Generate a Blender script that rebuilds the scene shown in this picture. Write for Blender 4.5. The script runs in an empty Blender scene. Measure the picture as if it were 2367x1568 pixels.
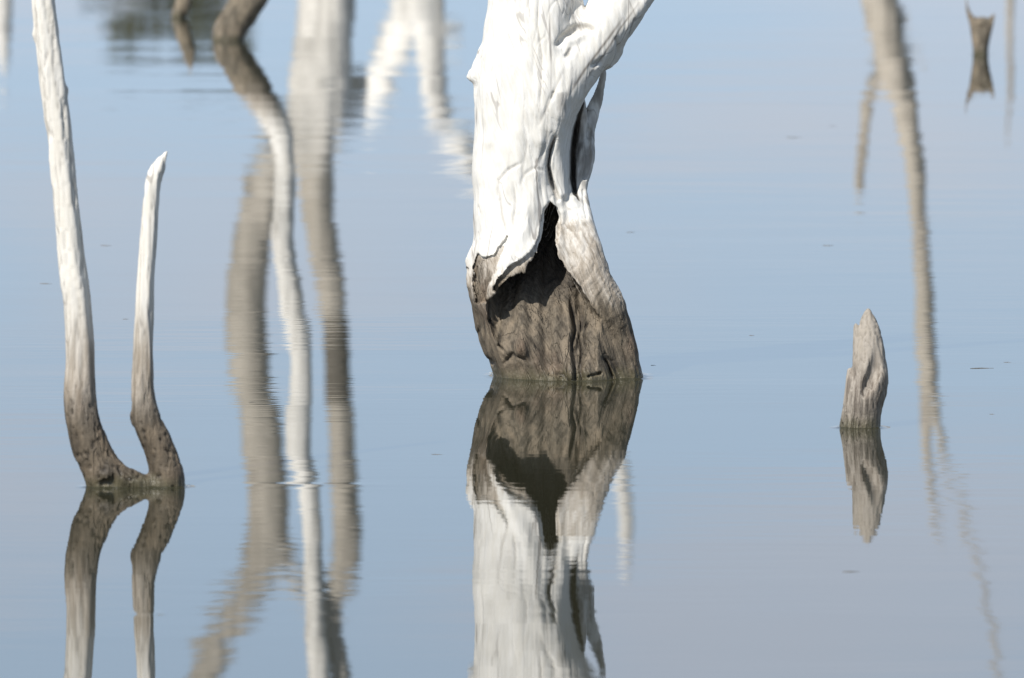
import bpy, math, random
import numpy as np

random.seed(4)
scene = bpy.context.scene
COL = scene.collection

# ------------------------------------------------------------------ camera
PITCH = math.radians(4.5)
CAM_H = 2.483
FPX = 23670.0            # focal length in units of a 2367 x 1568 measuring sheet
cam_d = bpy.data.cameras.new("camera")
cam = bpy.data.objects.new("camera", cam_d)
COL.objects.link(cam)
cam.location = (0, 0, CAM_H)
cam.rotation_euler = (math.pi / 2 - PITCH, 0, 0)
cam_d.sensor_width = 36.0
cam_d.lens = 360.0
cam_d.clip_start = 0.5
cam_d.clip_end = 6000
cam_d.dof.use_dof = True
cam_d.dof.focus_distance = 30.0
cam_d.dof.aperture_fstop = 8.0
scene.camera = cam

# ------------------------------------------------------------------ sky and sun
SUN_AZ = math.radians(218)      # behind the camera, to the left
SUN_EL = math.radians(46)
world = bpy.data.worlds.new("World")
scene.world = world
world.use_nodes = True
wn, wl = world.node_tree.nodes, world.node_tree.links
wn.clear()
w_out = wn.new("ShaderNodeOutputWorld")
w_bg = wn.new("ShaderNodeBackground")
w_sky = wn.new("ShaderNodeTexSky")
w_sky.sky_type = 'NISHITA'
w_sky.sun_disc = False
w_sky.sun_elevation = SUN_EL
w_sky.sun_rotation = SUN_AZ
w_sky.altitude = 2500
w_sky.air_density = 0.7
w_sky.dust_density = 0.0
w_sky.ozone_density = 1.0
w_bg.inputs[1].default_value = 0.079
# an even veil of thin high haze over the whole sky, a little warmer where it thickens
w_tc = wn.new("ShaderNodeTexCoord")
w_map = wn.new("ShaderNodeMapping")
w_map.inputs["Scale"].default_value = (9, 9, 34)
w_map.inputs["Location"].default_value = (13 * 1.7, 13 * 0.9, 13 * 2.3)
w_noise = wn.new("ShaderNodeTexNoise")
w_noise.inputs["Scale"].default_value = 1.3
w_noise.inputs["Detail"].default_value = 3
w_ramp = wn.new("ShaderNodeMapRange")
w_ramp.interpolation_type = 'SMOOTHSTEP'
w_ramp.inputs["From Min"].default_value = 0.42
w_ramp.inputs["From Max"].default_value = 0.66
w_veil = wn.new("ShaderNodeMix")
w_veil.data_type = 'RGBA'
w_veil.inputs[6].default_value = (5.7, 7.45, 9.5, 1)
w_veil.inputs[7].default_value = (6.75, 7.5, 8.75, 1)
w_mix = wn.new("ShaderNodeMix")
w_mix.data_type = 'RGBA'
w_sep = wn.new("ShaderNodeSeparateXYZ")
w_el = wn.new("ShaderNodeMath"); w_el.operation = 'MAXIMUM'; w_el.inputs[1].default_value = 0.02
w_div = wn.new("ShaderNodeMath"); w_div.operation = 'DIVIDE'; w_div.inputs[0].default_value = -0.21
w_exp = wn.new("ShaderNodeMath"); w_exp.operation = 'EXPONENT'
w_one = wn.new("ShaderNodeMath"); w_one.operation = 'SUBTRACT'; w_one.inputs[0].default_value = 1.0
wl.new(w_tc.outputs["Generated"], w_sep.inputs[0])
wl.new(w_sep.outputs[2], w_el.inputs[0]); wl.new(w_el.outputs[0], w_div.inputs[1])
wl.new(w_div.outputs[0], w_exp.inputs[0]); wl.new(w_exp.outputs[0], w_one.inputs[1])
wl.new(w_one.outputs[0], w_mix.inputs[0])
wl.new(w_tc.outputs["Generated"], w_map.inputs[0])
wl.new(w_map.outputs[0], w_noise.inputs["Vector"])
wl.new(w_noise.outputs[0], w_ramp.inputs[0])
wl.new(w_ramp.outputs[0], w_veil.inputs[0])
wl.new(w_veil.outputs[2], w_mix.inputs[7])
wl.new(w_sky.outputs[0], w_mix.inputs[6])
wl.new(w_mix.outputs[2], w_bg.inputs[0])
wl.new(w_bg.outputs[0], w_out.inputs[0])

sun_d = bpy.data.lights.new("sun", 'SUN')
sun_d.energy = 4.6
sun_d.angle = math.radians(0.5)
sun_d.color = (1.0, 0.965, 0.915)
sun = bpy.data.objects.new("sun", sun_d)
COL.objects.link(sun)
sun.rotation_euler = (math.pi / 2 - SUN_EL, 0, math.pi - SUN_AZ)
sun.location = (-20, -25, 40)

scene.view_settings.view_transform = 'Standard'
scene.view_settings.look = 'None'
scene.view_settings.gamma = 1.0
scene.view_settings.use_curve_mapping = False
scene.view_settings.exposure = 0.36
scene.render.engine = 'CYCLES'

# ------------------------------------------------------------------ helpers
ST, CT = math.sin(PITCH), math.cos(PITCH)

def ray(px, py, D):
    """point at ground distance D seen at measuring-sheet position px, py"""
    a = (px - 1183.5) / FPX
    b = -(py - 784.0) / FPX
    k = D / (CT + b * ST)
    return a * k, D, CAM_H + k * (-ST + b * CT)

def water_dist(py):
    b = -(py - 784.0) / FPX
    return CAM_H * (CT + b * ST) / (ST - b * CT)

def seen(pts, D, mirrored=False):
    """chain of (px, py, radius_px[, depth_offset]) -> world (x, y, z, r)"""
    out = []
    for p in pts:
        d = D + (p[3] if len(p) > 3 else 0.0)
        x, y, z = ray(p[0], p[1], d)
        out.append((x, y, -z if mirrored else z, p[2] * d / FPX))
    return out

def spline(pts, step=0.6):
    P = np.array(pts, float)
    out = []
    for i in range(len(P) - 1):
        p0 = P[max(i - 1, 0)]; p1 = P[i]; p2 = P[i + 1]; p3 = P[min(i + 2, len(P) - 1)]
        L = np.linalg.norm(p2[:3] - p1[:3])
        n = max(2, int(L / (step * max(0.5 * (p1[3] + p2[3]), 0.004))))
        n = min(n, 24)
        for t in np.arange(n) / n:
            q = 0.5 * ((2 * p1) + (-p0 + p2) * t + (2 * p0 - 5 * p1 + 4 * p2 - p3) * t * t
                       + (-p0 + 3 * p1 - 3 * p2 + p3) * t ** 3)
            q[3] = p1[3] + (p2[3] - p1[3]) * t
            out.append(q)
    out.append(P[-1])
    return np.array(out)

def smin(a, b, k):
    if k <= 0:
        return np.minimum(a, b)
    h = np.clip(0.5 + 0.5 * (b - a) / k, 0, 1)
    return b * (1 - h) + a * h - k * h * (1 - h)

def sstep(a, b, x):
    t = np.clip((x - a) / (b - a), 0, 1)
    return t * t * (3 - 2 * t)

_rng = np.random.default_rng(11)
_PERM = _rng.permutation(256)
_PERM = np.concatenate([_PERM, _PERM, _PERM])
_GRAD = _rng.normal(size=(256, 3)); _GRAD /= np.linalg.norm(_GRAD, axis=1)[:, None]

def perlin(p):
    i = np.floor(p).astype(np.int64); f = p - i; i &= 255
    w = f * f * f * (f * (f * 6 - 15) + 10)
    res = 0
    for dx in (0, 1):
        wx = w[:, 0] if dx else 1 - w[:, 0]
        for dy in (0, 1):
            wy = w[:, 1] if dy else 1 - w[:, 1]
            for dz in (0, 1):
                wz = w[:, 2] if dz else 1 - w[:, 2]
                h = _PERM[_PERM[_PERM[(i[:, 0] + dx) & 255] + ((i[:, 1] + dy) & 255)] + ((i[:, 2] + dz) & 255)]
                g = _GRAD[h]
                d = g[:, 0] * (f[:, 0] - dx) + g[:, 1] * (f[:, 1] - dy) + g[:, 2] * (f[:, 2] - dz)
                res = res + wx * wy * wz * d
    return res * 1.6

def fbm(p, octv=3):
    s, a = 0, 1.0
    for k in range(octv):
        s = s + a * perlin(p * (2 ** k) + 17.3 * k); a *= 0.5
    return s

class Field:
    """signed distance samples on a rectilinear grid"""
    def __init__(self, xs, ys, zs):
        self.ax = [np.asarray(xs, np.float32), np.asarray(ys, np.float32), np.asarray(zs, np.float32)]
        self.F = np.full((len(xs), len(ys), len(zs)), 1.0, np.float32)
    def box(self, lo, hi):
        return tuple(slice(max(0, int(np.searchsorted(a, l)) - 1), min(len(a), int(np.searchsorted(a, h)) + 1))
                     for a, l, h in zip(self.ax, lo, hi))
    def coords(self, sl=None):
        a = self.ax if sl is None else [q[s] for q, s in zip(self.ax, sl)]
        return a[0][:, None, None], a[1][None, :, None], a[2][None, None, :]
    def chain_field(self, pts, pad):
        S = spline(pts)
        G = np.full(self.F.shape, 1.0, np.float32)
        for a, b in zip(S[:-1], S[1:]):
            m = max(a[3], b[3]) + pad
            sl = self.box(np.minimum(a[:3], b[:3]) - m, np.maximum(a[:3], b[:3]) + m)
            X, Y, Z = self.coords(sl)
            d = b[:3] - a[:3]; L2 = max(float(d @ d), 1e-9)
            t = np.clip(((X - a[0]) * d[0] + (Y - a[1]) * d[1] + (Z - a[2]) * d[2]) / L2, 0, 1)
            dist = np.sqrt((X - a[0] - t * d[0]) ** 2 + (Y - a[1] - t * d[1]) ** 2 + (Z - a[2] - t * d[2]) ** 2) \
                - (a[3] + (b[3] - a[3]) * t)
            G[sl] = np.minimum(G[sl], dist)
        return G
    def add(self, pts, k=0.02, pad=0.08):
        self.F = smin(self.F, self.chain_field(pts, pad), k)
    def carve(self, pts, k=0.008, pad=0.06):
        self.F = -smin(-self.F, self.chain_field(pts, pad), k)
    def nets(self):
        F = self.F; ax = self.ax
        S = F < 0
        nx, ny, nz = F.shape
        c = np.zeros((nx - 1, ny - 1, nz - 1), np.int8)
        for i in (0, 1):
            for j in (0, 1):
                for k in (0, 1):
                    c += S[i:nx - 1 + i, j:ny - 1 + j, k:nz - 1 + k]
        act = (c > 0) & (c < 8)
        I, J, K = np.nonzero(act)
        idx = np.full(act.shape, -1, np.int64)
        idx[I, J, K] = np.arange(len(I))
        acc = np.zeros((len(I), 3)); cnt = np.zeros(len(I))
        corners = [(i, j, k) for i in (0, 1) for j in (0, 1) for k in (0, 1)]
        for a in corners:
            for d in range(3):
                if a[d]:
                    continue
                b = list(a); b[d] = 1
                fa = F[I + a[0], J + a[1], K + a[2]]; fb = F[I + b[0], J + b[1], K + b[2]]
                m = (fa < 0) != (fb < 0)
                t = np.where(m, fa / np.where(m, fa - fb, 1), 0)
                for q, base in enumerate((I, J, K)):
                    pa = ax[q][base + a[q]]; pb = ax[q][base + b[q]]
                    acc[:, q] += np.where(m, pa + t * (pb - pa), 0)
                cnt += m
        V = acc / cnt[:, None]
        quads = []
        for d in range(3):
            e1, e2 = [(1, 2), (2, 0), (0, 1)][d]
            sa = [slice(None)] * 3; sb = [slice(None)] * 3
            sa[d] = slice(0, -1); sb[d] = slice(1, None)
            A, B = S[tuple(sa)], S[tuple(sb)]
            E = np.array(np.nonzero(A != B))
            ok = (E[e1] > 0) & (E[e2] > 0) & (E[e1] < F.shape[e1] - 1) & (E[e2] < F.shape[e2] - 1)
            E = E[:, ok]
            ins = A[tuple(E)]
            q = []
            for o1, o2 in ((-1, -1), (0, -1), (0, 0), (-1, 0)):
                C = E.copy(); C[e1] += o1; C[e2] += o2
                q.append(idx[tuple(C)])
            q = np.array(q).T
            q[~ins] = q[~ins][:, ::-1]
            quads.append(q)
        Q = np.concatenate(quads)
        Q = Q[(Q >= 0).all(1)]
        return V, Q

def vnormals(V, Q):
    n = np.cross(V[Q[:, 2]] - V[Q[:, 0]], V[Q[:, 3]] - V[Q[:, 1]])
    N = np.zeros_like(V)
    for k in range(4):
        np.add.at(N, Q[:, k], n)
    return N / np.maximum(np.linalg.norm(N, axis=1), 1e-12)[:, None]

def relax(V, Q, it=1, f=0.5):
    for _ in range(it):
        s = np.zeros_like(V); c = np.zeros(len(V))
        for a, b in ((0, 1), (1, 2), (2, 3), (3, 0)):
            np.add.at(s, Q[:, a], V[Q[:, b]]); np.add.at(s, Q[:, b], V[Q[:, a]])
            np.add.at(c, Q[:, a], 1); np.add.at(c, Q[:, b], 1)
        V = V + f * (s / np.maximum(c, 1)[:, None] - V)
    return V

def mesh_from(name, V, Q, N=None, attrs=None):
    me = bpy.data.meshes.new(name)
    me.vertices.add(len(V)); me.vertices.foreach_set("co", V.astype(np.float32).ravel())
    me.loops.add(Q.size); me.loops.foreach_set("vertex_index", Q.astype(np.int32).ravel())
    me.polygons.add(len(Q))
    me.polygons.foreach_set("loop_start", np.arange(0, Q.size, Q.shape[1], dtype=np.int32))
    me.update(calc_edges=True)
    me.polygons.foreach_set("use_smooth", np.ones(len(Q), bool))
    for k, v in (attrs or {}).items():
        at = me.attributes.new(k, 'FLOAT', 'POINT'); at.data.foreach_set("value", v.astype(np.float32))
    me.validate()
    if N is not None:
        me.normals_split_custom_set_from_vertices(N.tolist())
    return me

def link(name, me, mat=None, parent=None):
    o = bpy.data.objects.new(name, me)
    COL.objects.link(o)
    if mat and me:
        me.materials.append(mat)
    if parent:
        o.parent = parent
    return o

def tag(o, label=None, cat=None, group=None, kind=None):
    for k, v in (("label", label), ("category", cat), ("group", group), ("kind", kind)):
        if v:
            o[k] = v
    return o

def subset(V, Q, N, attrs, mask, origin):
    q = Q[mask]
    used, inv = np.unique(q, return_inverse=True)
    return (V[used] - origin, inv.reshape(q.shape), N[used], {k: v[used] for k, v in attrs.items()})

# ------------------------------------------------------------------ materials
def nd(nt, kind, **kw):
    n = nt.nodes.new(kind)
    for k, v in kw.items():
        setattr(n, k, v)
    return n

def wood_material(name, pale=(0.74, 0.72, 0.675), brown=(0.158, 0.130, 0.094), mark=0.27, spread=0.10,
                  grain=1.0, shear=0.0, tint=None, tint_z=(9, 10), midc=((0.30, 0.255, 0.20), (0.47, 0.42, 0.355))):
    """weathered dead wood: bleached above the old water mark, mud stained below it"""
    m = bpy.data.materials.new(name); m.use_nodes = True
    nt = m.node_tree; L = nt.links
    b = nt.nodes["Principled BSDF"]
    geo = nd(nt, "ShaderNodeNewGeometry")
    sep = nd(nt, "ShaderNodeSeparateXYZ"); L.new(geo.outputs["Position"], sep.inputs[0])
    sheared = None
    if shear:
        ml = nd(nt, "ShaderNodeMath", operation='MULTIPLY_ADD'); ml.inputs[1].default_value = shear
        L.new(sep.outputs[2], ml.inputs[0]); L.new(sep.outputs[0], ml.inputs[2])
        cb = nd(nt, "ShaderNodeCombineXYZ")
        L.new(ml.outputs[0], cb.inputs[0]); L.new(sep.outputs[1], cb.inputs[1]); L.new(sep.outputs[2], cb.inputs[2])
        sheared = cb.outputs[0]
    def noise(scale, sx, sy, sz, detail=4, rough=0.55, dist=0.0):
        mp = nd(nt, "ShaderNodeMapping"); mp.inputs["Scale"].default_value = (sx, sy, sz)
        L.new(geo.outputs["Position"] if sz > 0.12 or not shear else sheared, mp.inputs[0])
        n = nd(nt, "ShaderNodeTexNoise")
        n.inputs["Scale"].default_value = scale; n.inputs["Detail"].default_value = detail
        n.inputs["Roughness"].default_value = rough; n.inputs["Distortion"].default_value = dist
        L.new(mp.outputs[0], n.inputs["Vector"])
        return n.outputs[0]
    def math_(op, a, c=None, d=None):
        n = nd(nt, "ShaderNodeMath", operation=op)
        for i, v in enumerate((a, c, d)):
            if v is None: continue
            if isinstance(v, (int, float)): n.inputs[i].default_value = v
            else: L.new(v, n.inputs[i])
        return n.outputs[0]
    def rng(v, a, c, lo=0.0, hi=1.0):
        n = nd(nt, "ShaderNodeMapRange", interpolation_type='SMOOTHSTEP')
        L.new(v, n.inputs[0])
        n.inputs[1].default_value = a; n.inputs[2].default_value = c
        n.inputs[3].default_value = lo; n.inputs[4].default_value = hi
        return n.outputs[0]
    def mix(f, a, c, blend='MIX'):
        n = nd(nt, "ShaderNodeMix", data_type='RGBA', blend_type=blend)
        if isinstance(f, (int, float)): n.inputs[0].default_value = f
        else: L.new(f, n.inputs[0])
        for i, v in ((6, a), (7, c)):
            if isinstance(v, tuple): n.inputs[i].default_value = (*v, 1)
            else: L.new(v, n.inputs[i])
        return n.outputs[2]
    att = nd(nt, "ShaderNodeAttribute", attribute_name="stain")
    crk_shade = nd(nt, "ShaderNodeAttribute", attribute_name="crack_shade")
    cav = nd(nt, "ShaderNodeAttribute", attribute_name="rot")
    big = noise(6, 1, 1, 0.6, 4)
    fine = noise(70, 1, 1, 0.10, 5, 0.65, 0.3)
    blot = noise(22, 1, 1, 0.5, 4, 0.6)
    speck = noise(160, 1, 1, 0.7, 3, 0.7)
    zz = math_('ADD', sep.outputs[2], math_('MULTIPLY', math_('SUBTRACT', big, 0.5), 0.16))
    zz = math_('ADD', zz, math_('MULTIPLY', math_('SUBTRACT', fine, 0.5), 0.07))
    zz = math_('SUBTRACT', zz, math_('MULTIPLY', att.outputs["Fac"], 0.30))
    clean = rng(zz, mark - spread, mark + spread)
    streak = rng(fine, 0.36, 0.66)
    p2 = tuple(c * 0.92 for c in pale)
    palec = mix(streak, (p2[0], p2[1] * 0.985, p2[2] * 0.95), pale)
    palec = mix(math_('MULTIPLY', rng(blot, 0.60, 0.78), 0.35), palec, (0.56, 0.52, 0.46))
    # hairline drying splits that follow the grain
    hair = noise(7, 1, 1, 0.13, 2, 0.5, 0.6)
    gate = rng(noise(9, 1, 1, 0.4, 2), 0.46, 0.60)
    hl = math_('MULTIPLY', rng(math_('ABSOLUTE', math_('SUBTRACT', hair, 0.5)), 0.0120, 0.0030), gate)
    hair2 = noise(17, 1, 1, 0.10, 2, 0.5, 0.5)
    gate2 = rng(noise(14, 1, 1, 0.35, 2), 0.50, 0.62)
    hl2 = math_('MULTIPLY', rng(math_('ABSOLUTE', math_('SUBTRACT', hair2, 0.5)), 0.020, 0.005), gate2)
    hl = math_('MAXIMUM', hl, math_('MULTIPLY', hl2, 0.6))
    weather = math_('MULTIPLY', rng(noise(11, 1, 1, 0.16, 5, 0.7), 0.52, 0.74), 0.40)
    palec = mix(weather, palec, (pale[0] * 0.66, pale[1] * 0.65, pale[2] * 0.62))
    palec = mix(math_('MULTIPLY', hl, 0.75), palec, (0.26, 0.235, 0.21))
    if tint:
        palec = mix(rng(sep.outputs[2], *tint_z), palec, mix(streak, tuple(c * 0.8 for c in tint), tint))
    b1 = mix(streak, tuple(c * 0.45 for c in brown), brown)
    b2 = mix(math_('MULTIPLY', rng(blot, 0.42, 0.70), 0.8), b1, (brown[0] * 1.5, brown[1] * 1.45, brown[2] * 1.4))
    b2 = mix(math_('MULTIPLY', rng(big, 0.54, 0.70), 0.5), b2, (brown[0] * 1.2, brown[1] * 0.98, brown[2] * 0.92))
    mid = mix(streak, *midc)
    colr = mix(rng(clean, 0.0, 0.5), b2, mid)
    colr = mix(rng(clean, 0.42, 1.0), colr, palec)
    # olive slime just above the water
    wetz = math_('ADD', sep.outputs[2], math_('MULTIPLY', math_('SUBTRACT', blot, 0.5), 0.05))
    wet = rng(wetz, 0.045, 0.006)
    colr = mix(math_('MULTIPLY', wet, 0.75), colr, (0.095, 0.085, 0.048))
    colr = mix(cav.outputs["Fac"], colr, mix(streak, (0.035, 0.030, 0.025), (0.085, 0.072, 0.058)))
    colr = mix(math_('MULTIPLY', crk_shade.outputs["Fac"], 0.85), colr, mix(clean, (0.030, 0.025, 0.02), (0.13, 0.11, 0.09)))
    L.new(colr, b.inputs["Base Color"])
    rough = rng(wetz, 0.0, 0.08, 0.28, 0.75)
    L.new(rough, b.inputs["Roughness"])
    b.inputs["Specular IOR Level"].default_value = 0.35
    h = math_('ADD', math_('MULTIPLY', fine, 0.7), math_('MULTIPLY', speck, 0.30))
    h = math_('SUBTRACT', h, math_('MULTIPLY', hl, 0.5))
    chk = noise(34, 1, 1, 0.05, 2, 0.5, 0.15)
    cl_ = math_('MULTIPLY', rng(math_('ABSOLUTE', math_('SUBTRACT', chk, 0.5)), 0.030, 0.006), rng(noise(12, 1, 1, 0.5, 2), 0.45, 0.60))
    h = math_('SUBTRACT', h, math_('MULTIPLY', cl_, 0.40))
    dirty = rng(clean, 0.9, 0.0, 0.14, 1.0)
    bmp = nd(nt, "ShaderNodeBump")
    bmp.inputs["Distance"].default_value = 0.012 * grain
    L.new(dirty, bmp.inputs["Strength"])
    L.new(h, bmp.inputs["Height"])
    L.new(bmp.outputs[0], b.inputs["Normal"])
    return m

M_wood = wood_material("bleached_wood", shear=0.38, grain=0.8)
M_wood_pale = wood_material("bleached_wood_slim", pale=(0.72, 0.69, 0.63), mark=0.34, spread=0.27, grain=0.6, brown=(0.130, 0.104, 0.073))
M_wood_brown = wood_material("grey_brown_wood", pale=(0.33, 0.295, 0.25), brown=(0.22, 0.19, 0.15), mark=0.10, spread=0.16, midc=((0.135, 0.110, 0.088), (0.36, 0.32, 0.27)))
M_wood_far = wood_material("far_bleached_wood", pale=(0.80, 0.77, 0.71), mark=0.32, spread=0.16, brown=(0.22, 0.185, 0.135))
M_wood_fork = wood_material("forked_tree_wood", pale=(0.80, 0.76, 0.69), tint=(0.45, 0.405, 0.335), tint_z=(1.6, 2.4))
M_wood_tan = wood_material("tan_tree_wood", pale=(0.47, 0.42, 0.35), mark=0.2, brown=(0.2, 0.16, 0.11))

def water_material():
    m = bpy.data.materials.new("still_muddy_water"); m.use_nodes = True
    nt = m.node_tree; L = nt.links
    b = nt.nodes["Principled BSDF"]
    b.inputs["Base Color"].default_value = (0.034, 0.033, 0.02, 1)
    b.inputs["Roughness"].default_value = 0.018
    b.inputs["IOR"].default_value = 1.58
    geo = nd(nt, "ShaderNodeNewGeometry")
    def noise(sx, sy, detail, off=0.0, rot=0.0):
        mp = nd(nt, "ShaderNodeMapping")
        mp.inputs["Scale"].default_value = (sx, sy, 1); mp.inputs["Location"].default_value = (off, off, 0)
        mp.inputs["Rotation"].default_value = (0, 0, rot)
        L.new(geo.outputs["Position"], mp.inputs[0])
        n = nd(nt, "ShaderNodeTexNoise"); n.inputs["Scale"].default_value = 1.0
        n.inputs["Detail"].default_value = detail
        L.new(mp.outputs[0], n.inputs["Vector"])
        return n.outputs[0]
    def math_(op, a, c):
        n = nd(nt, "ShaderNodeMath", operation=op)
        for i, v in enumerate((a, c)):
            if isinstance(v, (int, float)): n.inputs[i].default_value = v
            else: L.new(v, n.inputs[i])
        return n.outputs[0]
    n1 = noise(1.5, 4.2, 3)            # small ripples
    n2 = noise(0.5, 1.3, 1, 5.0, 0.12)  # slow undulation
    patch = noise(0.30, 0.55, 2, 9.0)  # breeze patches
    mr = nd(nt, "ShaderNodeMapRange", interpolation_type='SMOOTHSTEP')
    L.new(patch, mr.inputs[0]); mr.inputs[1].default_value = 0.35; mr.inputs[2].default_value = 0.65
    mr.inputs[3].default_value = 0.28; mr.inputs[4].default_value = 1.25
    # the breeze reaches the open water further out more than the sheltered near side
    sp = nd(nt, "ShaderNodeSeparateXYZ"); L.new(geo.outputs["Position"], sp.inputs[0])
    md = nd(nt, "ShaderNodeMapRange", interpolation_type='SMOOTHSTEP')
    L.new(sp.outputs[1], md.inputs[0]); md.inputs[1].default_value = 24; md.inputs[2].default_value = 52
    md.inputs[3].default_value = 0.75; md.inputs[4].default_value = 0.95
    amp = math_('MULTIPLY', mr.outputs[0], md.outputs[0])
    n3 = noise(2.6, 14.0, 2, 3.0, -0.04)   # fine wind shiver
    h = math_('ADD', math_('ADD', math_('MULTIPLY', n1, 0.8), math_('MULTIPLY', n2, 1.5)), math_('MULTIPLY', n3, 0.55))
    h = math_('MULTIPLY', h, amp)
    # two faint wakes left by something small
    for (py, x0, x1, a_) in ((1120, 520, 930, 0.55), (1418, 300, 385, 0.8)):
        y0 = water_dist(py); xa, xb = ray(x0, py, y0)[0], ray(x1, py, y0)[0]
        dy = math_('DIVIDE', math_('SUBTRACT', math_('ADD', sp.outputs[1], math_('MULTIPLY', sp.outputs[0], 0.06)), y0 + 0.06 * (xa + xb) / 2), 0.045)
        dx = math_('DIVIDE', math_('SUBTRACT', sp.outputs[0], (xa + xb) / 2), (xb - xa) * 0.42)
        e = math_('ADD', math_('MULTIPLY', dy, dy), math_('POWER', math_('ABSOLUTE', dx, 0), 4))
        h = math_('ADD', h, math_('MULTIPLY', math_('POWER', 2.718, math_('MULTIPLY', e, -1.0)), a_))
    bp = nd(nt, "ShaderNodeBump"); bp.inputs["Strength"].default_value = 1.0
    bp.inputs["Distance"].default_value = 0.00055
    L.new(h, bp.inputs["Height"]); L.new(bp.outputs[0], b.inputs["Normal"])
    return m

M_water = water_material()

def plain(name, c1, c2, scale, rough=0.8):
    m = bpy.data.materials.new(name); m.use_nodes = True
    nt = m.node_tree; b = nt.nodes["Principled BSDF"]
    n = nd(nt, "ShaderNodeTexNoise"); n.inputs["Scale"].default_value = scale; n.inputs["Detail"].default_value = 4
    g = nd(nt, "ShaderNodeNewGeometry"); nt.links.new(g.outputs["Position"], n.inputs["Vector"])
    x = nd(nt, "ShaderNodeMix", data_type='RGBA')
    x.inputs[6].default_value = (*c1, 1); x.inputs[7].default_value = (*c2, 1)
    nt.links.new(n.outputs[0], x.inputs[0]); nt.links.new(x.outputs[2], b.inputs["Base Color"])
    b.inputs["Roughness"].default_value = rough
    return m

M_bank = plain("dry_bank_grass", (0.12, 0.11, 0.05), (0.26, 0.22, 0.12), 1.5)
M_leaf = plain("shrub_leaf", (0.045, 0.05, 0.018), (0.10, 0.095, 0.035), 3.0, 0.6)
M_bits = plain("floating_bits", (0.07, 0.066, 0.06), (0.18, 0.165, 0.14), 40, 0.5)
M_stem = plain("shrub_stem", (0.09, 0.07, 0.05), (0.16, 0.13, 0.09), 12)

# ------------------------------------------------------------------ setting
def grid_mesh(name, xs, ys, zfun):
    V = np.array([(x, y, zfun(x, y)) for y in ys for x in xs])
    n = len(xs)
    Q = np.array([(j * n + i, j * n + i + 1, (j + 1) * n + i + 1, (j + 1) * n + i)
                  for j in range(len(ys) - 1) for i in range(n - 1)])
    return mesh_from(name, V, Q)

water = link("water", grid_mesh("water", np.linspace(-2500, 2500, 11), [-2500, -500, 0, 20, 60, 120, 600, 2500],
                                lambda x, y: 0.0), M_water)
tag(water, kind="structure")

def bank_z(x, y):
    d = y - (118 + 5 * math.sin(x * 0.021) + 2 * math.sin(x * 0.09 + 1))
    return max(-0.6, min(1.1, 0.10 * d)) + max(0, d - 12) * 0.010 + 0.15 * math.sin(x * 0.3 + y * 0.2)
bank = link("far_bank", grid_mesh("far_bank", np.linspace(-2500, 2500, 160),
            list(np.linspace(108, 150, 22)) + [180, 240, 400, 800, 1600, 2600], bank_z), M_bank)
tag(bank, kind="structure")

# ------------------------------------------------------------------ the big hollow trunk
AX = 30.17                       # ground distance of its axis
def side(px, py):
    x, _, z = ray(px, py, AX); return x, z
def front(px, py):
    x, _, z = ray(px, py, AX - 0.17); return x, z
PX = AX / FPX                    # metres per sheet pixel

def poly_sdf(poly, X, Z):
    """2-D signed distance to a polygon on an X,Z sheet"""
    d = np.full(np.broadcast(X, Z).shape, 1e9); s = np.zeros(d.shape, bool)
    P = np.array(poly)
    for (ax, az), (bx, bz) in zip(P, np.roll(P, -1, 0)):
        ex, ez = bx - ax, bz - az
        t = np.clip(((X - ax) * ex + (Z - az) * ez) / (ex * ex + ez * ez), 0, 1)
        d = np.minimum(d, np.hypot(X - ax - t * ex, Z - az - t * ez))
        c = (az <= Z) != (bz <= Z)
        if abs(ez) > 1e-12:
            s ^= c & (X < ax + (Z - az) / ez * ex)
    return np.where(s, -d, d)

def line_dist(pts, X, Z):
    d = np.full(np.broadcast(X, Z).shape, 1e9); tt = np.zeros(d.shape)
    P = np.array(pts); n = len(P) - 1
    for i in range(n):
        (ax, az), (bx, bz) = P[i], P[i + 1]
        ex, ez = bx - ax, bz - az
        t = np.clip(((X - ax) * ex + (Z - az) * ez) / (ex * ex + ez * ez + 1e-12), 0, 1)
        q = np.hypot(X - ax - t * ex, Z - az - t * ez)
        m = q < d
        d = np.where(m, q, d); tt = np.where(m, (i + t) / n, tt)
    return d, tt

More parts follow.
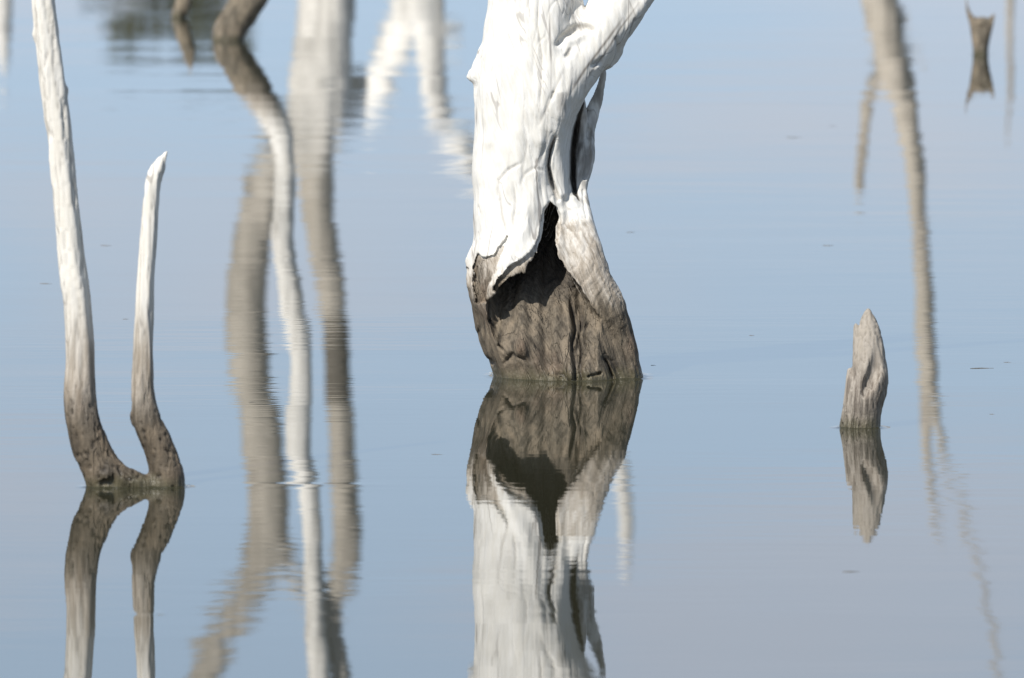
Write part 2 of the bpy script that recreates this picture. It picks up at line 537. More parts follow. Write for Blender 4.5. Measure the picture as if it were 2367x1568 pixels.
GROOVES = [  # (sheet points, half width px, depth px)
    # splits in the bleached part
    ([(1246, 0), (1243, 60), (1252, 130), (1250, 200), (1246, 260)], 1.8, 5),
    ([(1355, -40), (1354, 0), (1353, 30)], 3.0, 14),
    ([(1228, -20), (1222, 10), (1226, 40)], 2.0, 4),
    ([(1246, 290), (1268, 240), (1300, 170)], 4.0, 4),
    ([(1315, 220), (1350, 165), (1400, 100), (1440, 45)], 5.0, 9),
    ([(1350, 190), (1395, 130), (1430, 75), (1478, 10)], 4.0, 8),
    ([(1265, 290), (1262, 330), (1248, 380)], 2.0, 4),
    ([(1283, 318), (1272, 352), (1267, 385), (1275, 425), (1290, 465)], 4.5, 20),
    ([(1203, 430), (1212, 405), (1235, 390), (1262, 398)], 2.2, 2.5),
    ([(1150, 455), (1152, 420), (1175, 395), (1205, 378)], 2.4, 3.5),
    ([(1152, 440), (1160, 500), (1172, 545)], 3.0, 4),
    ([(1186, 425), (1192, 470), (1186, 520)], 1.6, 4),
    ([(1215, 300), (1218, 330), (1208, 400)], 1.4, 3),
    ([(1112, 260), (1116, 330), (1112, 420)], 2.0, 2.5),
    # lower body cracks
    ([(1318, 690), (1326, 730), (1330, 765), (1322, 800), (1330, 842), (1329, 885)], 4.5, 26),
    ([(1342, 715), (1346, 750), (1340, 785), (1346, 820), (1340, 850), (1348, 885)], 3.6, 20),
    ([(1358, 745), (1350, 775), (1353, 812)], 4.0, 20),
    ([(1334, 720), (1337, 765), (1333, 815), (1337, 860)], 2.4, 12),
    ([(1282, 860), (1302, 866), (1322, 888)], 2.2, 7),
    ([(1393, 826), (1404, 842), (1421, 884)], 3.6, 14),
    ([(1398, 822), (1414, 838), (1432, 872)], 2.0, 6),
    ([(1158, 770), (1154, 800), (1165, 812)], 3.6, 14),
    ([(1130, 700), (1132, 745), (1150, 770)], 3.6, 12),
    ([(1100, 720), (1108, 760), (1106, 790)], 2.2, 5),
    ([(1112, 715), (1118, 760), (1122, 815)], 1.8, 5),
    ([(1168, 840), (1185, 818), (1215, 832)], 5.0, 7),
    ([(1180, 745), (1215, 775), (1250, 812), (1290, 850)], 2.2, 4),
    ([(1240, 735), (1262, 780), (1285, 830)], 2.0, 4),
    ([(1292, 690), (1308, 735), (1312, 790)], 1.8, 4),
    ([(1128, 838), (1142, 852)], 7, 8),
    ([(1300, 650), (1318, 668), (1330, 674)], 2.0, 8),
]
RIDGES = [
    ([(1190, 795), (1205, 800)], 26, 9),
    ([(1215, 760), (1265, 800), (1310, 860)], 20, 6),
    ([(1312, 845), (1330, 890)], 9, 9),
    ([(1358, 848), (1372, 890)], 10, 8),
    ([(1440, 800), (1455, 880)], 18, 6),
    ([(1200, 880), (1280, 885)], 22, 5),
    ([(1250, 330), (1240, 420), (1215, 520), (1170, 600)], 16, 6),
    ([(1300, 220), (1295, 300), (1300, 400), (1305, 450)], 14, 8),
    ([(1150, 50), (1140, 200), (1130, 330)], 16, 4),
    ([(1210, 40), (1215, 180), (1200, 300)], 16, 3),
    ([(1290, 20), (1270, 150), (1240, 260)], 14, 3),
]
HOLLOW = [(1272, 468), (1288, 484), (1296, 505), (1284, 528), (1283, 560), (1292, 598), (1312, 630), (1338, 662),
          (1392, 742), (1420, 800), (1380, 900), (1300, 900), (1200, 900), (1135, 830), (1124, 760), (1128, 700), (1150, 668),
          (1180, 640), (1196, 634), (1213, 629), (1222, 606), (1240, 580), (1254, 545), (1260, 515), (1258, 492)]
LIP = [(1268, 470), (1300, 500), (1290, 560), (1230, 640), (1180, 690), (1133, 672), (1146, 650), (1163, 632), (1182, 611),
       (1206, 600), (1232, 578), (1247, 545), (1252, 505), (1256, 484)]
FLAP = [(1106, 588), (1122, 598), (1142, 592), (1158, 572), (1172, 548), (1170, 566), (1158, 594), (1146, 622),
        (1134, 664), (1120, 700), (1100, 706), (1092, 668), (1096, 630), (1102, 606)]
HOLES = [([(1104, 622), (1100, 640), (1097, 652)], 7), ([(1076, 632), (1079, 622)], 4),
         ([(1362, 870), (1372, 868), (1386, 863)], 5)]

def probe(fd, px, py):
    """depth at which the sight line of a sheet point first meets the wood"""
    ys = fd.ax[1]
    P = np.array([ray(px, py, float(y)) for y in ys])
    i = np.clip(np.searchsorted(fd.ax[0], P[:, 0]), 0, len(fd.ax[0]) - 1)
    k = np.clip(np.searchsorted(fd.ax[2], P[:, 2]), 0, len(fd.ax[2]) - 1)
    v = fd.F[i, np.arange(len(ys)), k]
    hit = np.nonzero(v < 0)[0]
    return float(ys[hit[0]]) if len(hit) else None

def dent(fd, pts, k=0.006, add=False):
    """carve (or add) a chain lying on the visible surface; pts: px, py, radius px, sink px"""
    ch = []
    for px, py, r, s in pts:
        y = probe(fd, px, py)
        if y is None:
            continue
        ch.append((*ray(px, py, y + s * PX), r * PX))
    if len(ch) > 1:
        (fd.add if add else fd.carve)(ch, k)

def big_trunk():
    sil = np.array([(-720, 1190, 1300), (-640, 1180, 1320), (-300, 1150, 1338), (-100, 1135, 1345), (0, 1128, 1347), (50, 1122, 1350),
                    (100, 1116, 1352), (150, 1108, 1352), (205, 1101, 1350), (250, 1100, 1338), (300, 1100, 1328), (350, 1096, 1322),
                    (400, 1092, 1320), (450, 1093, 1324), (500, 1094, 1336), (540, 1094, 1350), (580, 1090, 1372), (600, 1086, 1384),
                    (650, 1079, 1410), (700, 1086, 1437), (730, 1093, 1446), (760, 1100, 1452), (800, 1111, 1463), (830, 1125, 1472),
                    (850, 1135, 1478), (880, 1143, 1488), (930, 1146, 1510), (1010, 1130, 1540)], float)
    zl = np.array([side(1200, y)[1] for y in sil[:, 0]])[::-1]
    xl = np.array([side(p, y)[0] for y, p in sil[:, :2]])[::-1]
    xr = np.array([side(r, y)[0] for y, _, r in sil])[::-1]
    ztop, zbot = zl[-1] + 0.02, zl[0]
    xs = np.arange(xl.min() - 0.03, side(1720, 0)[0], 0.0029)
    ys = np.concatenate([np.arange(AX - 0.27, AX + 0.02, 0.0038), np.arange(AX + 0.02, AX + 0.30, 0.009)])
    zhi = side(0, -30)[1]
    zs = np.concatenate([np.arange(-0.10, zhi, 0.0029), np.arange(zhi, ztop + 0.03, 0.009)])
    fd = Field(xs, ys, zs)
    X, Y, Z = fd.coords()
    W = Y - AX
    l, r = np.interp(zs, zl, xl), np.interp(zs, zl, xr)
    # soften the traced profile a little
    zf = np.arange(zl[0], zl[-1], 0.003); kk = np.exp(-0.5 * (np.arange(-24, 25) * 0.003 / 0.017) ** 2); kk /= kk.sum()
    def soft(v):
        q = np.interp(zf, zl, v); q = np.convolve(np.pad(q, 24, mode='edge'), kk, 'valid')
        return np.interp(zs, zf, q)
    l, r = soft(xl), soft(xr)
    cx, hw = (l + r) / 2, (r - l) / 2
    hd = np.where(zs < side(0, 560)[1], hw * 0.98, hw * 0.98)
    twist = 0.25 * np.sin(zs * 5)
    th = np.arctan2(W, X - cx[None, None, :])
    lobes = 0.030 * np.sin(3 * th + 4 * zs + 0.6) + 0.022 * np.sin(5 * th - 6 * zs + 1.0)
    # keep the outline exact: lobes act mostly on the front and the back
    lobes = lobes * np.abs(np.sin(th))
    rad = np.sqrt(((X - cx) / hw) ** 2 + (W / hd) ** 2)
    body = ((rad - 1 - lobes) * np.minimum(hw, hd)).astype(np.float32)
    # broken crown of the trunk, out of the picture
    body = np.maximum(body, Z - (ztop - 0.05 + 0.05 * np.sin(X * 40) + 0.04 * np.sin(W * 33)))
    F = body
    # sheet-space relief on the front
    sx, sz = X[:, 0, :], Z[:, 0, :]
    g = np.zeros((len(xs), len(zs)))
    for pts, hwpx, dep in GROOVES:
        d, t = line_dist([front(*p) for p in pts], sx, sz)
        taper = 0.35 + 0.65 * np.clip(np.sin(np.pi * np.clip(t, 0, 1)) * 1.6, 0, 1)
        g += dep * PX * taper * np.exp(-(d / (max(hwpx, 3.6) * PX)) ** 2) * min(1.0, (hwpx / 3.6) ** 0.5)
    for pts, wpx, h in RIDGES:
        d, t = line_dist([front(*p) for p in pts], sx, sz)
        g -= h * PX * np.exp(-(d / (wpx * PX)) ** 2)
    fm = sstep(0.06, -0.03, W)
    F = F + (g[:, None, :] * fm).astype(np.float32)
    fd.F = F
    # knobs on the left edge
    fd.add(seen([(1128, 130, 26), (1114, 165, 28), (1101, 174, 22), (1091, 177, 13), (1082, 178, 6)], AX), 0.016)
    fd.add(seen([(1104, 196, 9), (1102, 212, 7), (1106, 232, 6)], AX), 0.015)
    fd.add(seen([(1100, 578, 10, -.03), (1082, 600, 8, -.03), (1083, 625, 6, -.03), (1088, 660, 6, -.03)], AX), 0.02)
    # the limb leaving to the right
    fd.add(seen([(1236, 330, 34, -.075), (1274, 248, 50, -.085), (1318, 166, 58, -.07), (1376, 92, 62, -.04), (1434, 14, 60, -.02),
                 (1492, -76, 54, 0), (1558, -210, 46, .02), (1610, -400, 36, .03), (1640, -560, 26, .05), (1650, -620, 16, .05)], AX), 0.055)
    fd.add(seen([(1372, 138, 20, -.05), (1404, 138, 22, -.045), (1420, 118, 22, -.04), (1430, 92, 14, -.03)], AX), 0.015)
    fd.add(seen([(1318, 205, 14, -.10), (1362, 150, 14, -.09), (1436, 68, 13, -.075), (1482, 10, 12, -.065), (1510, -40, 10, -.05)], AX), 0.02)
    # wood behind the long split, so that it is dark but not open
    fd.add(seen([(1326, 250, 10, .10), (1328, 300, 18, .10), (1328, 380, 20, .09), (1332, 450, 20, .07), (1340, 500, 24, .04)], AX), 0.02)
    # splintered strip behind, on the right
    fd.add(seen([(1395, 168, 4.5, .10), (1389, 198, 7.5, .10), (1380, 232, 11, .10), (1368, 262, 16, .085), (1359, 300, 18, .06),
                 (1355, 335, 21, .03), (1353, 368, 23, .01), (1347, 405, 19, -.01), (1342, 440, 16, -.02), (1345, 480, 19, -.05),
                 (1352, 520, 24, -.075), (1366, 570, 24, -.10), (1388, 620, 20, -.10)], AX), 0.012)
    fd.add(seen([(1332, 200, 8, .01), (1342, 240, 12, .01), (1346, 280, 14, .03), (1344, 325, 12, .03)], AX), 0.01)
    for q in (-.10, -.06, -.02, .02):
        fd.carve(seen([(1340, 275, 2, q), (1333, 305, 3, q), (1329, 350, 4, q), (1328, 410, 5.5, q), (1332, 450, 5, q), (1339, 486, 3.5, q), (1346, 505, 2.5, q)], AX), 0.004)
    dent(fd, [(1362, 300, 4, 1), (1358, 340, 6, 2), (1362, 375, 8, 2), (1352, 410, 5, 1)])
    dent(fd, [(1348, 440, 2, 0), (1350, 480, 2.5, 1), (1356, 520, 2, 0)])
    # knot hollow in the limb
    dent(fd, [(1288, 102, 3, -1), (1308, 84, 7, 0), (1332, 70, 10, 1), (1356, 66, 8, 0), (1370, 70, 4, -1)], 0.016)
    dent(fd, [(1318, 96, 9, 3), (1342, 88, 9, 3)], 0.014, True)
    dent(fd, [(1318, 116, 3, 0), (1312, 130, 5.5, 0)], 0.008)
    dent(fd, [(1370, 152, 3, -1), (1384, 144, 6, 0), (1390, 138, 3, -1)], 0.012)
    dent(fd, [(1424, 90, 3, 0), (1428, 125, 5, 1), (1418, 148, 3, 0)], 0.01)
    # torn slit low on the front
    dent(fd, [(1283, 316, 3, 0), (1276, 338, 5, 4), (1270, 365, 6, 6), (1268, 392, 5, 5), (1272, 415, 3, 1)], 0.003)
    # small burr and nicks
    dent(fd, [(1106, 480, 3, 0), (1108, 492, 3, 0)]); dent(fd, [(1280, 215, 2, 0), (1276, 228, 2.5, 0)])
    # hollow
    sh = np.array(front(0, 0))
    hol = poly_sdf([front(*p) for p in HOLLOW], sx, sz)[:, None, :]
    lip = poly_sdf([front(*p) for p in LIP], sx, sz)[:, None, :]
    flap = poly_sdf([front(*p) for p in FLAP], sx, sz)[:, None, :]
    gx, gz = np.meshgrid(xs, zs, indexing='ij')
    rag = fbm(np.stack([gx.ravel() * 80, gz.ravel() * 22, 0 * gx.ravel() + 2.5], 1), 2).reshape(gx.shape)[:, None, :]
    rag2 = fbm(np.stack([gx.ravel() * 33, gz.ravel() * 33, 0 * gx.ravel() + 7.5], 1), 2).reshape(gx.shape)[:, None, :]
    up = sstep(front(0, 480)[1], front(0, 600)[1], sz)[:, None, :]
    hol = hol + (0.003 * rag + 0.0035 * rag2) * up
    lip = lip + (0.003 * rag + 0.0035 * rag2) * up
    flap = flap + 0.0025 * rag + 0.005 * rag2
    ky = np.array([440, 500, 560, 610, 650, 690, 730, 770, 810, 850, 900], float)
    kw = np.array([.06, .05, .03, -.01, -.05, -.092, -.130, -.158, -.180, -.20, -.23])
    zk = np.array([front(1200, y)[1] for y in ky])
    wall = np.interp(zs, zk[::-1], kw[::-1])
    undul = 0.010 * np.sin(sx * 55 + 3 * np.sin(sz * 9)) + 0.006 * np.sin(sx * 130 + 1)
    # the hollow runs on down behind its left rim, beside a low swell in the wood
    scoop = 0.050 * np.exp(-((sx - front(1150, 0)[0]) / 0.042) ** 2) * sstep(front(0, 845)[1], front(0, 770)[1], sz)
    scoop += 0.020 * np.exp(-((sx - front(1175, 0)[0]) / 0.03) ** 2 - ((sz - front(0, 838)[1]) / 0.02) ** 2)
    scoop -= 0.020 * np.exp(-((sx - front(1205, 0)[0]) / 0.035) ** 2 - ((sz - front(0, 790)[1]) / 0.05) ** 2)
    scoop += 0.016 * np.exp(-((sx - front(1340, 0)[0]) / 0.028) ** 2) * sstep(front(0, 880)[1], front(0, 760)[1], sz)
    wallw = W - (wall[None, None, :] - 0.10 * (sx[:, None, :] - side(1280, 0)[0]) ** 2 / 0.2 + (undul + scoop)[:, None, :])
    zhole = front(0, 452)[1]
    inner = np.maximum(np.maximum(body + 0.030, Z - zhole), np.maximum(wallw, front(0, 700)[1] - Z))
    side_keep = np.maximum((side(1120, 0)[0] - X), (X - side(1345, 0)[0]))
    inner = np.maximum(inner, side_keep)
    cut = np.minimum(np.maximum(hol, wallw), inner)
    cut = cut + (g[:, None, :] * -0.8 * (hol < -0.004))
    fd.F = np.maximum(fd.F, -cut)
    # split outer layer of the lip, and torn layer under the flap
    fd.F = np.maximum(fd.F, -np.maximum(lip, -(body + 0.016)))
    fd.F = np.maximum(fd.F, -np.maximum(flap, -(body + 0.008)))
    # the strap of wood coming down over the hollow on the right
    fd.add(seen([(1312, 455, 18, -.055), (1324, 505, 30, -.065), (1335, 560, 43, -.078), (1358, 620, 45, -.105), (1386, 675, 43, -.112),
                 (1410, 725, 40, -.112), (1430, 775, 36, -.10), (1446, 840, 32, -.10), (1458, 900, 32, -.10)], AX), 0.012)
    fd.add(seen([(1291, 482, 6, -.095), (1299, 491, 9, -.098), (1303, 506, 8, -.095)], AX), 0.006)
    for q in (-.19, -.17, -.15, -.13, -.11, -.09):
        fd.carve(seen([(1288, 600, 2.5, q), (1304, 632, 4, q), (1330, 668, 5, q), (1356, 704, 5, q), (1378, 732, 4, q), (1395, 752, 2.4, q)], AX), 0.003)
    for pts, rr in HOLES:
        dent(fd, [(p[0], p[1], rr, rr * 0.7) for p in pts], 0.003)
    fd.F = fd.F.astype(np.float32)
    # open below water, cut flat by the grid
    V, Q = fd.nets()
    V = relax(V, Q, 1, 0.3)
    N = vnormals(V, Q)
    # attributes
    ix = np.clip(np.searchsorted(xs, V[:, 0]), 0, len(xs) - 1); iz = np.clip(np.searchsorted(zs, V[:, 2]), 0, len(zs) - 1)
    iy = np.clip(np.searchsorted(ys, V[:, 1]), 0, len(ys) - 1)
    frontv = (V[:, 1] < AX - 0.03)
    crk_shade = np.zeros(len(V))
    for pts, hwpx, dep in GROOVES:
        d, t = line_dist([front(*p) for p in pts], V[:, 0], V[:, 2])
        taper = 0.35 + 0.65 * np.clip(np.sin(np.pi * np.clip(t, 0, 1)) * 1.6, 0, 1)
        crk_shade = np.maximum(crk_shade, taper * np.exp(-(d / (max(1.6, 0.6 * hwpx) * PX)) ** 2) * min(1, dep / 9))
    for pts, rr, a_ in (([(1308, 82), (1332, 68), (1358, 64), (1368, 70)], 8, .55), ([(1316, 118), (1312, 131)], 6, .6), ([(1374, 150), (1388, 142)], 6, .45),
                        ([(1281, 318), (1273, 345), (1268, 385)], 5, .9), ([(1340, 92), (1362, 82)], 5, .3)):
        d, t = line_dist([front(*p) for p in pts], V[:, 0], V[:, 2])
        crk_shade = np.maximum(crk_shade, a_ * np.exp(-(d / (rr * PX)) ** 2) * (0.6 + 0.8 * np.abs(perlin(V * 120))))
    crk_shade = np.clip(crk_shade, 0, 1) * frontv
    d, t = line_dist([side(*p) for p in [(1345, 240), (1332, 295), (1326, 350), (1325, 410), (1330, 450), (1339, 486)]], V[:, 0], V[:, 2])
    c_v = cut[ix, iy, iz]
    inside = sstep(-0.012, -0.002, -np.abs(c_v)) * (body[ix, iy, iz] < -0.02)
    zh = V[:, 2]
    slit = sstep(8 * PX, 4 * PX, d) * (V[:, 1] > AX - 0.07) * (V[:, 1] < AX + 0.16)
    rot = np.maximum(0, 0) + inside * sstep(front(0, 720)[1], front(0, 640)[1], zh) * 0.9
    # spiral wood grain as true relief
    low = sstep(side(0, 600)[1], side(0, 720)[1], zh)
    tw = 1.6 * (V[:, 0] - cx.mean()) * 0
    xs_ = V[:, 0] + 0.38 * zh * low
    pg = np.stack([xs_ * 55, (V[:, 1] - AX) * 55, zh * 6.0 + 2.5 * np.sin(V[:, 0] * 9)], 1)
    gr = fbm(pg, 3)
    rid = 1 - np.abs(fbm(np.stack([xs_ * 26, (V[:, 1] - AX) * 26, zh * 3.2 + 1.5 * np.sin(V[:, 0] * 12 + 1)], 1), 2)) * 2
    lump = fbm(V * 9.0, 2)
    calm = 0.35 + 0.65 * sstep(0.0, 0.35, fbm(V * 6.0 + 3, 2) + 0.1)
    disp = lump * 0.0045 + gr * (0.0016 + 0.0014 * low * calm) - np.clip(rid - 0.78, 0, 1) * (0.004 * calm + 0.003)
    chip = perlin(V * np.array([90, 90, 50.0]))
    disp += low * chip * 0.0007
    V = V + N * disp[:, None]
    N = vnormals(V, Q)
    stain = np.zeros(len(V))
    # the strap on the right stayed cleaner, torn layers are raw tan wood
    fl = np.minimum(flap[ix, 0, iz], lip[ix, 0, iz])
    stain += 0.24 * sstep(0.001, -0.004, fl) * frontv * (zh < front(0, 585)[1] + 0.02)
    strap = sstep(0.10, 0.055, line_dist([side(*p) for p in [(1318, 515), (1333, 565), (1356, 620), (1386, 675), (1405, 705)]], V[:, 0], zh)[0])
    strap *= (V[:, 0] > side(1268, 0)[0]) & (zh < side(0, 455)[1])
    stain += strap * np.clip((zh - (0.255 + 0.22 * (zh - 0.255))) / 0.30, 0.0, 0.7) * sstep(side(0, 440)[1], side(0, 520)[1], zh)
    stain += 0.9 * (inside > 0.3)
    leftw = (V[:, 0] < side(1165, 0)[0]) * frontv
    stain += 0.06 * leftw
    grey = (V[:, 0] > side(1334, 0)[0]) & (zh > side(0, 525)[1]) & (zh < side(0, 160)[1]) & (V[:, 1] > AX - 0.08)  # weathered grey splinter, darkened further in colour to stand in for its shade
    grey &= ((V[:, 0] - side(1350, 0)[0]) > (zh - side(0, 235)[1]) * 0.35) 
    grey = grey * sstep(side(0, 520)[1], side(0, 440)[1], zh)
    crk_shade = np.maximum(crk_shade, grey * np.clip(0.42 + 0.7 * fbm(V * np.array([40, 40, 10.0]), 3), 0.1, 0.8))
    attrs = {"crack_shade": crk_shade, "stain": stain, "rot": np.maximum(rot, slit)}
    # split into trunk, limb and splinter, keeping the shared shading
    fc = V[Q].mean(1)
    a = np.array(side(1352, 28)); b = np.array(side(1395, 170))
    limb = ((fc[:, 0] - a[0]) * (b[1] - a[1]) - (fc[:, 2] - a[1]) * (b[0] - a[0])) < 0
    limb &= (fc[:, 2] > side(0, 185)[1])
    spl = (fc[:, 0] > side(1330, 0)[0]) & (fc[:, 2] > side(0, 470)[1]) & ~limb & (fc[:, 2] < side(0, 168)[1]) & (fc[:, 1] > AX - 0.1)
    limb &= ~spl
    org = np.array([0.0, AX, 0.0])
    org[0] = cx[np.argmin(np.abs(zs))]
    root = link("dead_tree", None)
    root.location = org.tolist()
    tag(root, "thick bleached hollow dead tree trunk standing in the water, brown at its base", "dead tree")
    hol_f = (inside[Q].mean(1) > 0.5) & ~limb & ~spl & (fc[:, 1] < AX + 0.12)
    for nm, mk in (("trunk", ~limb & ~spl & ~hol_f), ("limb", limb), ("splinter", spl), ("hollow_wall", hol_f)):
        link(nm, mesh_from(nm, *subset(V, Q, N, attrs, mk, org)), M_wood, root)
    return root

big_trunk()

# ------------------------------------------------------------------ other dead wood
def woody(name, label, cat, mat, chains, vox, base, group=None, k=0.03, amp=0.006, fgrain=40, knots=0, carve=(), lobe=0.0,
          ribs=0.0, rotz=(), lumpz=1.0, cuts=(), seed=0):
    """chains: list of (part name, [(x,y,z,r)...]); one SDF skin, cut into its parts"""
    allp = np.concatenate([np.array(c[1]) for c in chains])
    lo = (allp[:, :3] - allp[:, 3:4]).min(0) - 4 * vox; hi = (allp[:, :3] + allp[:, 3:4]).max(0) + 4 * vox
    lo[2] = max(lo[2], -0.25)
    fd = Field(*[np.arange(l, h + vox, vox) for l, h in zip(lo, hi)])
    pad = max(0.05, 4 * vox)
    for _, c in chains:
        fd.add(c, k, pad)
    X, Y, Z = fd.coords()
    for (p, nrm) in cuts:
        nrm = np.array(nrm) / np.linalg.norm(nrm)
        fd.F = np.maximum(fd.F, ((X - p[0]) * nrm[0] + (Y - p[1]) * nrm[1] + (Z - p[2]) * nrm[2]).astype(np.float32))
    for c, kk in carve:
        fd.carve(c, kk, pad)
    V, Q = fd.nets()
    V = relax(V, Q, 2, 0.5)
    N = vnormals(V, Q)
    own = np.zeros(len(V), int); cen = np.zeros((len(V), 4))
    if True:
        best = np.full(len(V), 1e9)
        for i, (_, c) in enumerate(chains):
            S = spline(c, 1.2)
            for s in S:
                d = np.linalg.norm(V - s[:3], axis=1) - s[3]
                m = d < best
                best[m] = d[m]; own[m] = i; cen[m] = s
    o = np.array([seed * 3.7, seed * 1.3, 0])
    gr = fbm(V * np.array([fgrain, fgrain, fgrain * 0.10]) + o, 3)
    rid = np.abs(fbm(V * np.array([fgrain * .5, fgrain * .5, fgrain * .04]) + o + 5, 2))
    disp = amp * (gr * 0.45 + fbm(V * np.array([7, 7, 7 * lumpz]) + o, 2) * 1.0 - np.clip(0.16 - rid, 0, 1) * 3.5 * (0.5 + lobe))
    if ribs:
        th = np.arctan2(V[:, 1] - cen[:, 1], V[:, 0] - cen[:, 0]) + 1.3 * V[:, 2] + seed
        w = perlin(np.stack([th * 0.0 + seed, V[:, 2] * 1.6, th * 0.0], 1)) * 1.5
        rb = np.abs(np.sin(2.5 * th + w)) * 0.7 + np.abs(np.sin(4.5 * th - w * 2)) * 0.5
        disp = disp + ribs * cen[:, 3] * (rb - 0.75) * sstep(0.12, 0.35, V[:, 2])
    pit = np.zeros(len(V))
    if knots:
        pn = perlin(V * 75 + o)
        pit = sstep(0.36, 0.60, pn) * sstep(0.30, 0.18, V[:, 2])
        disp = disp - pit * 0.006 * knots
    V = V + N * disp[:, None]
    N = vnormals(V, Q)
    attrs = {"stain": np.zeros(len(V)), "crack_shade": np.clip(np.clip(0.10 - rid, 0, 1) * 5 + pit * 0.7, 0, 1), "rot": np.zeros(len(V))}
    for i, z0, z1, a_ in rotz:
        attrs["rot"] = np.maximum(attrs["rot"], a_ * (own == i) * sstep(z0 - .05, z0 + .05, V[:, 2]) * sstep(z1 + .1, z1 - .1, V[:, 2]))
    org = np.array(base, float)
    if len(chains) == 1:
        ob = link(name, mesh_from(name, V - org, Q, N, attrs), mat)
        ob.location = org.tolist()
        return tag(ob, label, cat, group)
    root = link(name, None); root.location = org.tolist()
    tag(root, label, cat, group)
    fo = own[Q[:, 0]]
    for i, (pn, _) in enumerate(chains):
        mk = fo == i
        if mk.sum() > 3:
            link(pn, mesh_from(pn, *subset(V, Q, N, attrs, mk, org)), mat, root)
    return root

# slim twin stems, near left
D1 = water_dist(1130) + 0.06
stemA = seen([(88, -420, 17), (92, -250, 21), (98, -100, 24), (100, 0, 26), (112, 100, 27), (123, 200, 28.5), (135, 300, 28.5), (146, 400, 29.5),
              (156, 500, 31), (165, 600, 31), (173, 655, 32), (180, 705, 31), (186, 800, 32.5), (187, 850, 33), (186, 900, 36),
              (189, 950, 38), (200, 1000, 41), (216, 1045, 45), (235, 1085, 46), (250, 1130, 50), (262, 1190, 55)], D1)
stemB = seen([(390, 347, 2.5), (380, 362, 8), (366, 388, 16), (354, 425, 18), (347, 500, 19.5), (339, 600, 21), (334, 700, 23), (331, 800, 24),
              (331, 850, 25), (331, 900, 27), (335, 940, 31), (343, 980, 34), (357, 1010, 37), (373, 1050, 38), (386, 1090, 41), (388, 1130, 42), (385, 1190, 45)], D1)
foot = seen([(250, 1100, 40, -.02), (290, 1110, 30, -.02), (340, 1128, 28, -.01), (380, 1130, 30)], D1)
nubs = [("twig_stub", seen(q, D1)) for q in ([(92, 85, 8), (83, 80, 4.5)], [(140, 215, 8), (151, 208, 4.5)],
        [(312, 970, 9), (306, 962, 5)])]
woody("twin_stem_stump", "slim twin-stemmed dead stump with white tops and pitted brown feet, near left", "dead stump", M_wood_pale,
      [("tall_stem", stemA), ("short_stem", stemB), ("root_foot", foot)] + nubs, 0.0052, (ray(300, 1130, D1)[0], D1, 0), k=0.02, amp=0.0042, fgrain=70, knots=0.8, ribs=0.15, lumpz=0.3,
      carve=[(seen([(232, 1122, 8, -.06), (252, 1118, 10, -.06)], D1), .004), (seen([(262, 1100, 5, -.055), (266, 1124, 9, -.06)], D1), .004),
             (seen([(303, 968, 5, -.01), (300, 975, 5, -.01)], D1), .004)], lobe=0.6, seed=1)

# stub on the right
D2 = water_dist(992) + 0.05
stub = seen([(2007, 718, 4.5, .03), (2007, 732, 12, .03), (2008, 750, 20, .03), (2010, 775, 27, .025), (2009, 805, 34, .02), (2010, 845, 39, .01), (2012, 872, 42, 0), (2008, 895, 43, 0),
             (2000, 925, 43, 0), (1993, 955, 43, 0), (1988, 992, 47, 0), (1985, 1060, 54, 0)], D2)
stub_l = seen([(1977, 752, 5, .02), (1981, 768, 9, .02), (1984, 820, 14, .01), (1984, 850, 14, 0)], D2)
stub_s = seen([(1966, 857, 8, .01), (1968, 880, 14, 0), (1969, 930, 20, 0), (1966, 992, 26, 0), (1960, 1040, 30, 0)], D2)
stub_r = seen([(2034, 868, 14, -.005), (2042, 888, 12, -.005), (2034, 908, 14, -.005)], D2)
woody("pointed_stub", "short pointed grey-brown stub of dead wood standing alone, near right", "dead stump", M_wood_brown,
      [("stub", stub), ("side_splinter", stub_l), ("shoulder", stub_s), ("knot", stub_r)], 0.0038, (ray(1988, 992, D2)[0], D2, 0), k=0.007, amp=0.0030, fgrain=105, ribs=0.05, lumpz=0.3,
      carve=[(seen([(2026, 772, 6, -.020), (2027, 810, 12, -.033), (2023, 850, 16, -.040), (2008, 890, 16, -.048), (1998, 912, 8, -.050)], D2), .005),
             (seen([(2058, 897, 8, -.004), (2047, 910, 10, -.026), (2038, 930, 8, -.036), (2034, 952, 5, -.036)], D2), .003),
             (seen([(1990, 752, 4, -.02), (1993, 800, 6, -.036), (1998, 860, 5, -.05)], D2), .008),
             (seen([(1986, 760, 2, -.012), (1986, 830, 3, -.028), (1984, 900, 2, -.045)], D2), .004)], lobe=0.8, seed=2,
      cuts=[(ray(1984, 850, D2 - .030), (-.50, -.82, .22)), (ray(2034, 800, D2 - .018), (.60, -.74, .28)), (ray(2046, 830, D2), (.93, -.2, .22)),
            (ray(1990, 737, D2), (-.75, -.2, .62))])

# notched stump, far right
D3 = water_dist(128) + 0.04
n1 = seen([(2232, -14, 2.5), (2238, 25, 5), (2248, 50, 10), (2258, 75, 14), (2264, 100, 17), (2266, 128, 19), (2266, 190, 22)], D3)
n2 = seen([(2300, 31, 2.5), (2291, 48, 7), (2281, 68, 13), (2272, 95, 16), (2267, 128, 18)], D3)
n3 = seen([(2258, 52, 12), (2275, 52, 12)], D3)
woody("notched_stump", "small notched stump with two pointed horns, far upper right", "dead stump", M_wood_far,
      [("left_horn", n1), ("right_horn", n2), ("saddle", n3)], 0.008, (ray(2266, 128, D3)[0], D3, 0), k=0.012, amp=0.006, seed=3)

